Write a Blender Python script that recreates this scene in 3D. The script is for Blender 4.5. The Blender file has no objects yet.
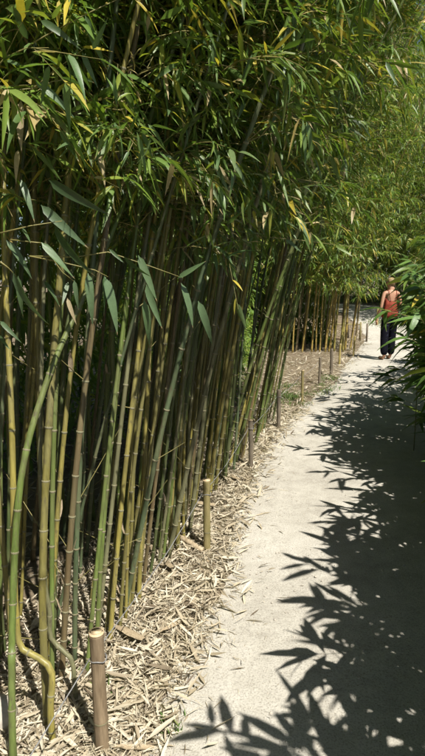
import bpy, math, random
import numpy as np
from mathutils import Vector, Matrix, Quaternion

R = math.radians
scene = bpy.context.scene
col = scene.collection
rnd = random.Random(11)
npr = np.random.RandomState(7)

# ------------------------------------------------------------------ camera
cam_d = bpy.data.cameras.new("camera")
cam = bpy.data.objects.new("camera", cam_d)
col.objects.link(cam)
cam.location = (0, 0, 1.6)
cam.rotation_euler = (R(90 - 10.1), 0, 0)
cam_d.sensor_fit = 'VERTICAL'
cam_d.angle = R(69.4)
cam_d.clip_start = 0.05
cam_d.clip_end = 2000
scene.camera = cam

# ------------------------------------------------------------------ sky, sun, exposure
SUN_EL = 56.0
SUN_AZ = 146.0                      # clockwise from +Y (the way the camera looks)
w = bpy.data.worlds.new("World")
scene.world = w
w.use_nodes = True
wn = w.node_tree
sky = wn.nodes.new('ShaderNodeTexSky')
sky.sky_type = 'NISHITA'
sky.sun_disc = False
sky.sun_elevation = R(SUN_EL)
sky.sun_rotation = R(SUN_AZ)
wn.links.new(sky.outputs[0], wn.nodes['Background'].inputs[0])
wn.nodes['Background'].inputs[1].default_value = 0.052
sun_d = bpy.data.lights.new("sun", 'SUN')
sun_d.energy = 5.0
sun_d.angle = R(0.53)
sun_d.color = (1.0, 0.95, 0.86)
sun = bpy.data.objects.new("sun", sun_d)
col.objects.link(sun)
S = Vector((math.sin(R(SUN_AZ)) * math.cos(R(SUN_EL)), math.cos(R(SUN_AZ)) * math.cos(R(SUN_EL)), math.sin(R(SUN_EL))))
sun.rotation_euler = (-S).to_track_quat('-Z', 'Y').to_euler()
sun.location = S * 30
scene.view_settings.view_transform = 'Standard'
scene.view_settings.look = 'None'
scene.view_settings.gamma = 1
scene.view_settings.exposure = 0.68
scene.cycles.use_adaptive_sampling = True
scene.cycles.adaptive_threshold = 0.03
scene.cycles.max_bounces = 4
scene.cycles.diffuse_bounces = 2
scene.cycles.transmission_bounces = 3
scene.cycles.glossy_bounces = 1

# ------------------------------------------------------------------ helpers
def tag(o, label=None, cat=None, group=None, kind=None):
    if label: o['label'] = label
    if cat: o['category'] = cat
    if group: o['group'] = group
    if kind: o['kind'] = kind
    return o

def add(name, data, parent=None, color=None):
    o = bpy.data.objects.new(name, data)
    col.objects.link(o)
    if parent: o.parent = parent
    if color: o.color = (*color, 1)
    return o

def make_mesh(name, verts, polys, mat, smooth=True, tone=None):
    """polys: list of (n_polys, n) int arrays; tone: a value per polygon."""
    me = bpy.data.meshes.new(name)
    verts = np.asarray(verts, np.float32)
    me.vertices.add(len(verts))
    me.vertices.foreach_set('co', verts.ravel())
    loops = np.concatenate([np.asarray(p, np.int32).ravel() for p in polys])
    tot = np.concatenate([np.full(len(p), np.asarray(p).shape[1], np.int32) for p in polys])
    start = np.concatenate([[0], np.cumsum(tot)[:-1]]).astype(np.int32)
    me.loops.add(len(loops))
    me.loops.foreach_set('vertex_index', loops)
    me.polygons.add(len(tot))
    me.polygons.foreach_set('loop_start', start)
    me.polygons.foreach_set('loop_total', tot)
    me.polygons.foreach_set('use_smooth', np.full(len(tot), smooth))
    if tone is not None:
        a = me.attributes.new('tone', 'FLOAT', 'FACE')
        a.data.foreach_set('value', np.asarray(tone, np.float32))
    me.update(calc_edges=True)
    me.materials.append(mat)
    return me

class MB:
    """collects rings, boxes and lathes into one mesh"""
    def __init__(s): s.v = []; s.f = []
    def tube(s, pts, rad, sides=8, cap=True, flat=1.0):
        pts = [Vector(p) for p in pts]
        n = len(pts)
        if not hasattr(rad, '__len__'): rad = [rad] * n
        b = len(s.v)
        side = None
        for i, p in enumerate(pts):
            d = (pts[min(i + 1, n - 1)] - pts[max(i - 1, 0)])
            if d.length < 1e-9: d = Vector((0, 0, 1))
            d.normalize()
            if side is None:
                side = d.cross(Vector((0, 1, 0.01)))
                if side.length < 1e-3: side = d.cross(Vector((1, 0, 0)))
            side = (side - d * side.dot(d)).normalized()
            up = d.cross(side)
            for k in range(sides):
                a = 2 * math.pi * k / sides
                s.v.append(p + side * math.cos(a) * rad[i] + up * math.sin(a) * rad[i] * flat)
        for i in range(n - 1):
            for k in range(sides):
                k2 = (k + 1) % sides
                s.f.append((b + i * sides + k, b + i * sides + k2, b + (i + 1) * sides + k2, b + (i + 1) * sides + k))
        if cap:
            s.f.append(tuple(b + k for k in range(sides))[::-1])
            s.f.append(tuple(b + (n - 1) * sides + k for k in range(sides)))
        return s
    def rings(s, rings):
        """list of rings, each a list of points, same count; closed round, capped"""
        b = len(s.v); m = len(rings[0])
        for r in rings: s.v += [Vector(p) for p in r]
        for i in range(len(rings) - 1):
            for k in range(m):
                k2 = (k + 1) % m
                s.f.append((b + i * m + k, b + i * m + k2, b + (i + 1) * m + k2, b + (i + 1) * m + k))
        s.f.append(tuple(b + k for k in range(m))[::-1])
        s.f.append(tuple(b + (len(rings) - 1) * m + k for k in range(m)))
        return s
    def mesh(s, name, mat, smooth=True):
        me = bpy.data.meshes.new(name)
        me.from_pydata([tuple(v) for v in s.v], [], s.f)
        if smooth: me.polygons.foreach_set('use_smooth', [True] * len(me.polygons))
        me.update()
        me.materials.append(mat)
        return me
    def build(s, name, mat, parent=None, smooth=True, color=None):
        return add(name, s.mesh(name, mat, smooth), parent, color)

# ------------------------------------------------------------------ materials
def mat_new(name):
    m = bpy.data.materials.new(name); m.use_nodes = True
    nt = m.node_tree
    return m, nt, nt.nodes, nt.links, nt.nodes['Principled BSDF'], nt.nodes['Material Output']

def ramp(nodes, stops, interp='LINEAR'):
    r = nodes.new('ShaderNodeValToRGB')
    r.color_ramp.interpolation = interp
    e = r.color_ramp.elements
    e[0].position, e[0].color = stops[0][0], (*stops[0][1], 1)
    e[1].position, e[1].color = stops[-1][0], (*stops[-1][1], 1)
    for p, c in stops[1:-1]:
        n = e.new(p); n.color = (*c, 1)
    return r

def noise(nodes, links, scale, detail=4, rough=.6, vec=None, stretch=None):
    n = nodes.new('ShaderNodeTexNoise')
    n.inputs['Scale'].default_value = scale
    n.inputs['Detail'].default_value = detail
    n.inputs['Roughness'].default_value = rough
    if stretch:
        mp = nodes.new('ShaderNodeMapping'); mp.inputs['Scale'].default_value = stretch
        links.new(vec, mp.inputs[0]); links.new(mp.outputs[0], n.inputs['Vector'])
    elif vec is not None: links.new(vec, n.inputs['Vector'])
    return n

def mixc(nodes, links, a, b, fac, mode='MIX'):
    m = nodes.new('ShaderNodeMix'); m.data_type = 'RGBA'; m.blend_type = mode
    for sock, v in ((m.inputs['Factor'], fac), (m.inputs['A'], a), (m.inputs['B'], b)):
        if hasattr(v, 'is_linked') or hasattr(v, 'links'): links.new(v, sock)
        elif hasattr(v, '__len__'): sock.default_value = (*v, 1)
        else: sock.default_value = v
    return m.outputs['Result']

def leaf_material(name, stops, rough=.42, trans=.32, single=False, hue=.05):
    m, nt, N, L, bsdf, out = mat_new(name)
    oi = N.new('ShaderNodeObjectInfo')
    if single:
        base = oi.outputs['Color']
    else:
        at = N.new('ShaderNodeAttribute'); at.attribute_name = 'tone'
        rp = ramp(N, stops); L.new(at.outputs['Fac'], rp.inputs[0]); base = rp.outputs[0]
    hs = N.new('ShaderNodeHueSaturation')
    mr = N.new('ShaderNodeMapRange'); mr.inputs['To Min'].default_value = .82; mr.inputs['To Max'].default_value = 1.18
    L.new(oi.outputs['Random'], mr.inputs[0]); L.new(mr.outputs[0], hs.inputs['Value'])
    L.new(base, hs.inputs['Color'])
    tc = N.new('ShaderNodeTexCoord')
    nz = noise(N, L, 14 if single else 9, 3, .6, tc.outputs['Object'])
    mr2 = N.new('ShaderNodeMapRange'); mr2.inputs['To Min'].default_value = .75; mr2.inputs['To Max'].default_value = 1.25
    L.new(nz.outputs['Fac'], mr2.inputs[0])
    colr = mixc(N, L, hs.outputs[0], mr2.outputs[0], 1.0, 'MULTIPLY')
    L.new(colr, bsdf.inputs['Base Color'])
    bsdf.inputs['Roughness'].default_value = rough
    bsdf.inputs['Specular IOR Level'].default_value = .5
    if single:
        wc = N.new('ShaderNodeTexWave'); wc.inputs['Scale'].default_value = 28; wc.bands_direction = 'X'; wc.inputs['Distortion'].default_value = .6
        L.new(tc.outputs['Object'], wc.inputs['Vector'])
        vr = ramp(N, [(0, (.80, .82, .78)), (1, (1.1, 1.1, 1.1))]); L.new(wc.outputs['Fac'], vr.inputs[0])
        colr = mixc(N, L, colr, vr.outputs[0], 1.0, 'MULTIPLY')
        sp = N.new('ShaderNodeSeparateXYZ'); L.new(tc.outputs['Object'], sp.inputs[0])
        ad = N.new('ShaderNodeMath'); ad.operation = 'MULTIPLY_ADD'; ad.inputs[1].default_value = .28
        L.new(nz.outputs['Fac'], ad.inputs[0]); L.new(sp.outputs['Y'], ad.inputs[2])
        tr_ = ramp(N, [(.97, (0, 0, 0)), (1.0, (.9, .9, .9))])
        sc_ = N.new('ShaderNodeMath'); sc_.operation = 'MULTIPLY'; sc_.inputs[1].default_value = .93; L.new(ad.outputs[0], sc_.inputs[0])
        L.new(sc_.outputs[0], tr_.inputs[0])
        colr = mixc(N, L, colr, (.36, .27, .14), tr_.outputs[0])
        L.new(colr, bsdf.inputs['Base Color'])
        wv = N.new('ShaderNodeTexWave'); wv.inputs['Scale'].default_value = 40; wv.bands_direction = 'X'
        wv.inputs['Distortion'].default_value = .4
        L.new(tc.outputs['Object'], wv.inputs['Vector'])
        bp = N.new('ShaderNodeBump'); bp.inputs['Strength'].default_value = .15; bp.inputs['Distance'].default_value = .003
        L.new(wv.outputs['Fac'], bp.inputs['Height']); L.new(bp.outputs[0], bsdf.inputs['Normal'])
    tr = N.new('ShaderNodeBsdfTranslucent')
    tcol = mixc(N, L, colr, (1.5, 1.6, .5), .6, 'MULTIPLY')
    L.new(tcol, tr.inputs['Color'])
    mx = N.new('ShaderNodeMixShader'); mx.inputs[0].default_value = trans
    L.new(bsdf.outputs[0], mx.inputs[1]); L.new(tr.outputs[0], mx.inputs[2])
    L.new(mx.outputs[0], out.inputs[0])
    return m

M = {}
M['leaf'] = leaf_material('bamboo_leaves', [
    (0.0, (.46, .38, .22)), (.05, (.42, .32, .12)), (.07, (.46, .37, .05)), (.13, (.38, .35, .06)),
    (.16, (.25, .285, .045)), (.45, (.15, .235, .034)), (.75, (.105, .185, .034)), (1.0, (.125, .20, .06))], rough=.46, trans=.36)
M['leaf_single'] = leaf_material('bamboo_leaf_blade', None, rough=.38, trans=.28, single=True)
M['broad'] = leaf_material('broad_leaves', [
    (0.0, (.34, .30, .06)), (.05, (.20, .25, .05)), (.4, (.105, .19, .045)), (1.0, (.06, .125, .03))], rough=.33, trans=.3)
M['litter'] = leaf_material('dry_leaves', [
    (0.0, (.15, .115, .08)), (.18, (.32, .265, .18)), (.55, (.48, .415, .30)), (1.0, (.62, .57, .46))], rough=.6, trans=.12)
M['grass'] = leaf_material('grass_blades', [(0, (.20, .20, .06)), (.4, (.09, .17, .03)), (1, (.06, .12, .025))], rough=.5, trans=.3)

def cane_material():
    m, nt, N, L, bsdf, out = mat_new('bamboo_cane')
    oi = N.new('ShaderNodeObjectInfo'); tc = N.new('ShaderNodeTexCoord')
    n1 = noise(N, L, 5, 5, .6, tc.outputs['Object'], (14, 14, 1.2))
    n2 = noise(N, L, 2.2, 4, .55, tc.outputs['Object'], (1, 1, 1.3))
    n3 = noise(N, L, 60, 3, .7, tc.outputs['Object'], (1, 1, .35))
    r1 = ramp(N, [(.28, (.45, .45, .42)), (.72, (1.4, 1.4, 1.35))]); L.new(n1.outputs['Fac'], r1.inputs[0])
    c = mixc(N, L, oi.outputs['Color'], r1.outputs[0], .8, 'MULTIPLY')
    r2 = ramp(N, [(.42, (0, 0, 0)), (.66, (.55, .55, .55))]); L.new(n2.outputs['Fac'], r2.inputs[0])
    c = mixc(N, L, c, (.20, .19, .10), r2.outputs[0])                   # grey bloom and old wax
    r3 = ramp(N, [(.56, (0, 0, 0)), (.68, (.8, .8, .8))]); L.new(n3.outputs['Fac'], r3.inputs[0])
    c = mixc(N, L, c, (.10, .085, .05), r3.outputs[0])                  # specks
    L.new(c, bsdf.inputs['Base Color'])
    bsdf.inputs['Roughness'].default_value = .42
    bsdf.inputs['Specular IOR Level'].default_value = .4
    bp = N.new('ShaderNodeBump'); bp.inputs['Strength'].default_value = .2; bp.inputs['Distance'].default_value = .002
    L.new(n1.outputs['Fac'], bp.inputs['Height']); L.new(bp.outputs[0], bsdf.inputs['Normal'])
    return m
M['cane'] = cane_material()

def simple(name, c1, c2, scale=20, stretch=(1, 1, 1), rough=.7, bump=.3, dist=.004, spec=.3, detail=5):
    m, nt, N, L, bsdf, out = mat_new(name)
    tc = N.new('ShaderNodeTexCoord')
    n = noise(N, L, scale, detail, .65, tc.outputs['Object'], stretch)
    r = ramp(N, [(.3, c1), (.7, c2)]); L.new(n.outputs['Fac'], r.inputs[0])
    L.new(r.outputs[0], bsdf.inputs['Base Color'])
    bsdf.inputs['Roughness'].default_value = rough
    bsdf.inputs['Specular IOR Level'].default_value = spec
    if bump:
        bp = N.new('ShaderNodeBump'); bp.inputs['Strength'].default_value = bump; bp.inputs['Distance'].default_value = dist
        L.new(n.outputs['Fac'], bp.inputs['Height']); L.new(bp.outputs[0], bsdf.inputs['Normal'])
    return m
M['node'] = simple('cane_node_ring', (.15, .14, .075), (.26, .24, .15), 45, rough=.6)
M['twig'] = simple('bamboo_twigs', (.16, .15, .05), (.30, .26, .10), 12, rough=.5, bump=0)
M['post_olive'] = simple('post_olive_cane', (.15, .13, .05), (.30, .25, .12), 9, (5, 5, .8), .55)
M['post_brown'] = simple('post_brown_wood', (.12, .085, .05), (.29, .22, .14), 10, (5, 5, .7), .75, .5)
M['post_grey'] = simple('post_grey_wood', (.10, .082, .06), (.22, .185, .135), 12, (5, 5, .7), .8, .6)
M['post_yellow'] = simple('post_yellow_cane', (.25, .20, .06), (.42, .34, .13), 9, (5, 5, .8), .5)
M['cut'] = simple('fresh_cut_wood', (.46, .33, .18), (.66, .54, .36), 70, rough=.75, bump=.2)
M['wire'] = simple('galvanised_wire', (.16, .16, .16), (.30, .30, .30), 90, rough=.5, bump=0, spec=.6)
M['sheath'] = simple('dry_sheath', (.20, .15, .09), (.50, .41, .28), 9, (6, 3, 1), .65, .4)
M['stone'] = simple('pale_stone', (.34, .31, .26), (.52, .48, .41), 22, rough=.85, bump=.5)
M['skin'] = simple('skin', (.42, .22, .14), (.50, .28, .18), 30, rough=.5, bump=0, spec=.4)
M['hair'] = simple('blond_hair', (.16, .10, .045), (.44, .32, .16), 70, (1, 1, .25), .5, .7, .006)
M['red'] = simple('red_cloth', (.14, .022, .012), (.26, .045, .02), 45, rough=.8, bump=.3)
M['shoe'] = simple('dark_leather', (.03, .022, .018), (.06, .045, .035), 40, rough=.6)
m, nt, N, L, bsdf, out = mat_new('patterned_dark_cloth')
tc = N.new('ShaderNodeTexCoord'); vo = N.new('ShaderNodeTexVoronoi'); vo.inputs['Scale'].default_value = 13
L.new(tc.outputs['Object'], vo.inputs['Vector'])
rp = ramp(N, [(.0, (.06, .065, .09)), (.16, (.02, .022, .036)), (.26, (.008, .008, .014)), (1, (.006, .006, .01))])
L.new(vo.outputs['Distance'], rp.inputs[0]); L.new(rp.outputs[0], bsdf.inputs['Base Color'])
bsdf.inputs['Roughness'].default_value = .9; bsdf.inputs['Specular IOR Level'].default_value = .08
M['trousers'] = m

def ground_mat(name, stops, speck, bump, dist):
    m, nt, N, L, bsdf, out = mat_new(name)
    g = N.new('ShaderNodeNewGeometry'); p = g.outputs['Position']
    big = noise(N, L, .9, 5, .6, p); mid = noise(N, L, 9, 6, .7, p); fine = noise(N, L, 130, 4, .75, p); gr = noise(N, L, 420, 2, .6, p)
    a = N.new('ShaderNodeMath'); a.operation = 'MULTIPLY_ADD'; a.inputs[1].default_value = .45
    L.new(mid.outputs['Fac'], a.inputs[0])
    b = N.new('ShaderNodeMath'); b.operation = 'MULTIPLY'; b.inputs[1].default_value = .55
    L.new(big.outputs['Fac'], b.inputs[0]); L.new(b.outputs[0], a.inputs[2])
    r = ramp(N, stops); L.new(a.outputs[0], r.inputs[0])
    r2 = ramp(N, [(.36, (.55, .53, .5)), (.5, (1, 1, 1)), (.68, (1.16, 1.15, 1.12))]); L.new(fine.outputs['Fac'], r2.inputs[0])
    c = mixc(N, L, r.outputs[0], r2.outputs[0], .8, 'MULTIPLY')
    vo = N.new('ShaderNodeTexVoronoi'); vo.inputs['Scale'].default_value = 55; L.new(p, vo.inputs['Vector'])
    r3 = ramp(N, [(.10, (1, 1, 1)), (.16, (0, 0, 0))]); L.new(vo.outputs['Distance'], r3.inputs[0])
    sel = ramp(N, [(.45, (0, 0, 0)), (.55, (.85, .85, .85))]); L.new(vo.outputs['Color'], sel.inputs[0])
    fm = mixc(N, L, r3.outputs[0], sel.outputs[0], 1, 'MULTIPLY')
    c = mixc(N, L, c, speck, fm)
    L.new(c, bsdf.inputs['Base Color'])
    bsdf.inputs['Roughness'].default_value = .95
    bsdf.inputs['Specular IOR Level'].default_value = .15
    h = N.new('ShaderNodeMath'); h.operation = 'MULTIPLY_ADD'; h.inputs[1].default_value = .4
    L.new(gr.outputs['Fac'], h.inputs[0]); L.new(fine.outputs['Fac'], h.inputs[2])
    h2 = N.new('ShaderNodeMath'); h2.operation = 'MULTIPLY_ADD'; h2.inputs[1].default_value = 3.0
    L.new(mid.outputs['Fac'], h2.inputs[0]); L.new(h.outputs[0], h2.inputs[2])
    bp = N.new('ShaderNodeBump'); bp.inputs['Strength'].default_value = bump; bp.inputs['Distance'].default_value = dist
    L.new(h2.outputs[0], bp.inputs['Height']); L.new(bp.outputs[0], bsdf.inputs['Normal'])
    return m
M['path'] = ground_mat('pale_sand_path', [(.36, (.34, .318, .275)), (.5, (.45, .428, .375)), (.64, (.53, .507, .455))], (.20, .17, .13), .5, .006)
M['soil'] = ground_mat('dry_soil', [(.3, (.13, .10, .07)), (.5, (.22, .175, .12)), (.7, (.33, .275, .20))], (.09, .07, .05), .7, .012)

# ------------------------------------------------------------------ the lie of the land
def gz(x, y):
    t = min(max((y - 12.5) / 9.0, 0), 1)
    return 0.62 * t * t * (3 - 2 * t)

POSTS = [(-.72, .25), (-.38, 1.63), (-.033, 3.06), (.334, 4.52), (.725, 5.8), (1.195, 7.12), (1.67, 8.39), (2.03, 9.2), (2.42, 10.3), (3.02, 11.6)]
EDGE_L = [(-1.0, -4), (-.62, 0), (-.24, 1.61), (-.07, 2.15), (.16, 3.48), (.51, 5.04), (1.10, 6.67), (1.84, 8.37), (2.4, 9.8), (3.1, 11.6), (4.0, 14.4), (4.5, 17), (4.5, 20), (3.9, 22.3), (2.4, 23.8), (-2, 25)]
EDGE_R = [(.75, -4), (1.1, 0), (1.5, 1.61), (1.65, 2.15), (2.05, 3.48), (2.5, 5.04), (3.0, 6.67), (3.6, 8.37), (4.1, 9.8), (4.9, 11.6), (5.9, 14.4), (6.4, 17), (6.6, 20), (6.2, 23), (4.6, 25.3), (-2, 27)]
def along(line, y):
    for (x0, y0), (x1, y1) in zip(line, line[1:]):
        if y <= y1: return x0 + (x1 - x0) * (y - y0) / (y1 - y0)
    return line[-1][0]
def post_x(y):
    if y <= POSTS[0][1]: return POSTS[0][0] + (y - POSTS[0][1]) * .25
    return along(POSTS, y)
path_l = lambda y: along(EDGE_L, y)
path_r = lambda y: along(EDGE_R, y)

# ground: one sheet to the horizon, finer where the camera looks
xs = np.concatenate([[-400, -150, -60, -30], np.arange(-16, 24.1, 1.0), [40, 70, 150, 400]])
ys = np.concatenate([[-400, -150, -60, -25], np.arange(-10, 40.1, 1.0), [60, 100, 200, 500]])
V = np.array([(x, y, gz(x, y)) for y in ys for x in xs])
nx = len(xs)
F = np.array([(j * nx + i, j * nx + i + 1, (j + 1) * nx + i + 1, (j + 1) * nx + i) for j in range(len(ys) - 1) for i in range(nx - 1)])
tag(add('ground', make_mesh('ground', V, [F], M['soil'])), 'dry brown soil under the bamboo', None, None, 'structure')
# path: a sheet 6 mm above the soil with a ragged edge
def chaikin(line, n=3):
    for _ in range(n):
        o = [line[0]]
        for a, b in zip(line, line[1:]):
            o += [(a[0] * .75 + b[0] * .25, a[1] * .75 + b[1] * .25), (a[0] * .25 + b[0] * .75, a[1] * .25 + b[1] * .75)]
        line = o + [line[-1]]
    return line
def resample(line, n):
    p = np.array(line); d = np.concatenate([[0], np.cumsum(np.hypot(*np.diff(p, axis=0).T))])
    s = np.linspace(0, d[-1], n)
    return np.stack([np.interp(s, d, p[:, 0]), np.interp(s, d, p[:, 1])], 1)
nrow = 900
el = resample(chaikin(EDGE_L), nrow); er = resample(chaikin(EDGE_R), nrow)
def ragged(n, r):
    a = np.zeros(n)
    for sc, amp in ((60, .05), (18, .03), (6, .02), (2, .012)):
        k = r.randn(n // sc + 3); a += amp * np.interp(np.arange(n) / sc, np.arange(len(k)), k)
    return a
el[:, 0] += ragged(nrow, npr); er[:, 0] += ragged(nrow, npr)
V = []
for i in range(nrow):
    for k in range(5):
        t = k / 4
        x = el[i, 0] * (1 - t) + er[i, 0] * t; y = el[i, 1] * (1 - t) + er[i, 1] * t
        V.append((x, y, gz(x, y) + .006 + .012 * math.sin(math.pi * t) + (.004 * math.sin(x * 5 + 2 * math.sin(y * 1.7)) * math.sin(y * 4.1) if 0 < k < 4 else 0)))
F = np.array([(j * 5 + k, j * 5 + k + 1, j * 5 + k + 6, j * 5 + k + 5) for j in range(nrow - 1) for k in range(4)])
tag(add('path', make_mesh('path', V, [F], M['path'])), 'pale sandy footpath curving between the bamboo', None, None, 'structure')

# ------------------------------------------------------------------ leaves in bulk
def unit(a): return a / np.maximum(np.linalg.norm(a, axis=1, keepdims=True), 1e-9)

def leaf_arrays(base, d, Ls, Ws, droop, r, upn=None, fold=.18, w2=.72):
    n = len(base)
    d = unit(d)
    up = np.tile([0, 0, 1.0], (n, 1)) + r.randn(n, 3) * .45 if upn is None else upn
    s = unit(np.cross(d, up)); nn = np.cross(s, d)
    Ls = Ls[:, None]; Ws = Ws[:, None]; dr = droop[:, None]
    down = np.array([[0, 0, -1.0]])
    def pos(t): return base + d * Ls * t + down * dr * Ls * t * t
    V = np.empty((n, 8, 3))
    V[:, 0] = pos(0)
    m1 = pos(.3); m2 = pos(.65)
    V[:, 1] = m1 - s * Ws * .5 + nn * Ws * fold; V[:, 2] = m1; V[:, 3] = m1 + s * Ws * .5 + nn * Ws * fold
    V[:, 4] = m2 - s * Ws * .5 * w2 + nn * Ws * fold * .7; V[:, 5] = m2; V[:, 6] = m2 + s * Ws * .5 * w2 + nn * Ws * fold * .7
    V[:, 7] = pos(1)
    return V.reshape(-1, 3)
T3 = np.array([(0, 2, 1), (0, 3, 2), (4, 5, 7), (5, 6, 7)])
Q4 = np.array([(1, 2, 5, 4), (2, 3, 6, 5)])
def leaf_mesh(name, base, d, Ls, Ws, droop, mat, r, tone, coarse=False, **k):
    V = leaf_arrays(base, d, Ls, Ws, droop, r, **k)
    if coarse:                                       # far or deeply shaded leaves: four faces each
        n = len(base); W_ = V.reshape(n, 8, 3); V = np.stack([W_[:, 0], (W_[:, 1] * .6 + W_[:, 4] * .4), (W_[:, 2] * .6 + W_[:, 5] * .4), (W_[:, 3] * .6 + W_[:, 6] * .4), W_[:, 7]], 1).reshape(-1, 3)
        t = (np.array([(0, 2, 1), (0, 3, 2), (1, 2, 4), (2, 3, 4)])[None] + (np.arange(n) * 5)[:, None, None]).reshape(-1, 3)
        return make_mesh(name, V, [t], mat, True, np.repeat(tone, 4))
    n = len(base); off = (np.arange(n) * 8)
    t = (T3[None] + off[:, None, None]).reshape(-1, 3); q = (Q4[None] + off[:, None, None]).reshape(-1, 4)
    return make_mesh(name, V, [t, q], mat, True, np.concatenate([np.repeat(tone, 4), np.repeat(tone, 2)]))

# one blade as an object of its own: y along the leaf, 14 quads
def blade_mesh(name, droop, twist, width, mat):
    V = []; F = []
    st = [(0, .03), (.04, .10), (.12, .42), (.26, .50), (.45, .47), (.65, .35), (.82, .19), (.94, .07), (1, .004)]
    for i, (t, wd) in enumerate(st):
        c = Vector((0, t * (1 - .12 * abs(droop) * t), -droop * t * t))
        a = twist * t
        for k in (-1, 0, 1):
            off = Vector((k * wd * width * math.cos(a), 0, k * wd * width * math.sin(a) + abs(k) * wd * width * .30))
            V.append(c + off)
        if i:
            b = (i - 1) * 3
            F += [(b, b + 1, b + 4, b + 3), (b + 1, b + 2, b + 5, b + 4)]
    me = bpy.data.meshes.new(name); me.from_pydata([tuple(v) for v in V], [], F)
    me.polygons.foreach_set('use_smooth', [True] * len(F)); me.update(); me.materials.append(mat)
    return me
BLADES = [blade_mesh('leaf', dr, tw, .155, M['leaf_single']) for dr, tw in ((.05, .1), (.18, -.4), (.30, .5), (.12, .9), (.42, -.2))]
BROAD = [blade_mesh('broad_leaf', dr, tw, .20, M['leaf_single']) for dr, tw in ((.10, .1), (.28, -.3), (.45, .3), (.2, .6))]
LEAFCOL = [(.11, .18, .045), (.13, .21, .05), (.09, .155, .045), (.135, .195, .075), (.17, .235, .05), (.105, .175, .07)]
YELLOW = [(.42, .34, .05), (.46, .37, .20), (.36, .33, .06)]
BROADCOL = [(.12, .215, .05), (.10, .185, .05), (.14, .24, .055), (.09, .17, .045), (.17, .25, .055)]
def frame(p, d, up, s):
    y = Vector(d).normalized(); x = y.cross(Vector(up))
    if x.length < 1e-4: x = Vector((1, 0, 0))
    x.normalize(); z = x.cross(y)
    m = Matrix(((x.x * s, y.x * s, z.x * s, p[0]), (x.y * s, y.y * s, z.y * s, p[1]), (x.z * s, y.z * s, z.z * s, p[2]), (0, 0, 0, 1)))
    return m
def blade(parent, p, d, L, up=(0, 0, 1), meshes=None, color=None, r=rnd):
    o = add('leaf', r.choice(meshes or BLADES), parent, color or r.choice(LEAFCOL if meshes is not BROAD else BROADCOL))
    o.matrix_basis = frame(p, d, up, L)
    return o

# ------------------------------------------------------------------ bamboo canes
RINGMESH = MB()
_pts = []; _rad = []
for z, k in ((-.55, 1.0), (-.3, 1.08), (0, 1.15), (.3, 1.13), (.55, 1.0)):
    _pts.append((0, 0, z)); _rad.append(k)
RINGMESH = RINGMESH.tube(_pts, _rad, 10, False).mesh('node_ring', M['node'])

def cane_curve(h, lean, bow, wob, r):
    p1, p2 = r.uniform(0, 6.3), r.uniform(0, 6.3)
    az = r.uniform(-.25, .25)
    def P(z):
        t = max(z, 0) / h
        x = lean * z + bow * h * t ** 2.6 + wob * (math.sin(z * 2.1 + p1) - math.sin(p1))
        y = wob * (math.sin(z * 1.7 + p2) - math.sin(p2)) + az * bow * h * t ** 2.6
        return Vector((x, y, z - .28 * bow * h * t ** 4))
    return P

def stem_mesh(P, h, r0, r, sides=9, ground=0.0, pts=None):
    """tube with a swelling at every node; returns mesh and node places"""
    nodes = []; z = r.uniform(.03, .10); il = r.uniform(.11, .19)
    while z < h * .97:
        nodes.append(z); z += il * r.uniform(.85, 1.15); il = min(il * 1.09, r.uniform(.24, .33))
    rad = lambda z: r0 * (1 - .80 * (z / h) ** 1.15) + .0012
    zs = [(-.06, 1.0)]
    for a in nodes:
        zs += [(a - .012, .98), (a, 1.13), (a + .010, .97)]
        zs.append((a + il * .5, .955))
    zs.append((h, .4))
    zs.sort()
    mb = MB().tube([P(z) for z, _ in zs], [rad(max(z, 0)) * k for z, k in zs], sides)
    return mb, nodes, rad

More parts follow.
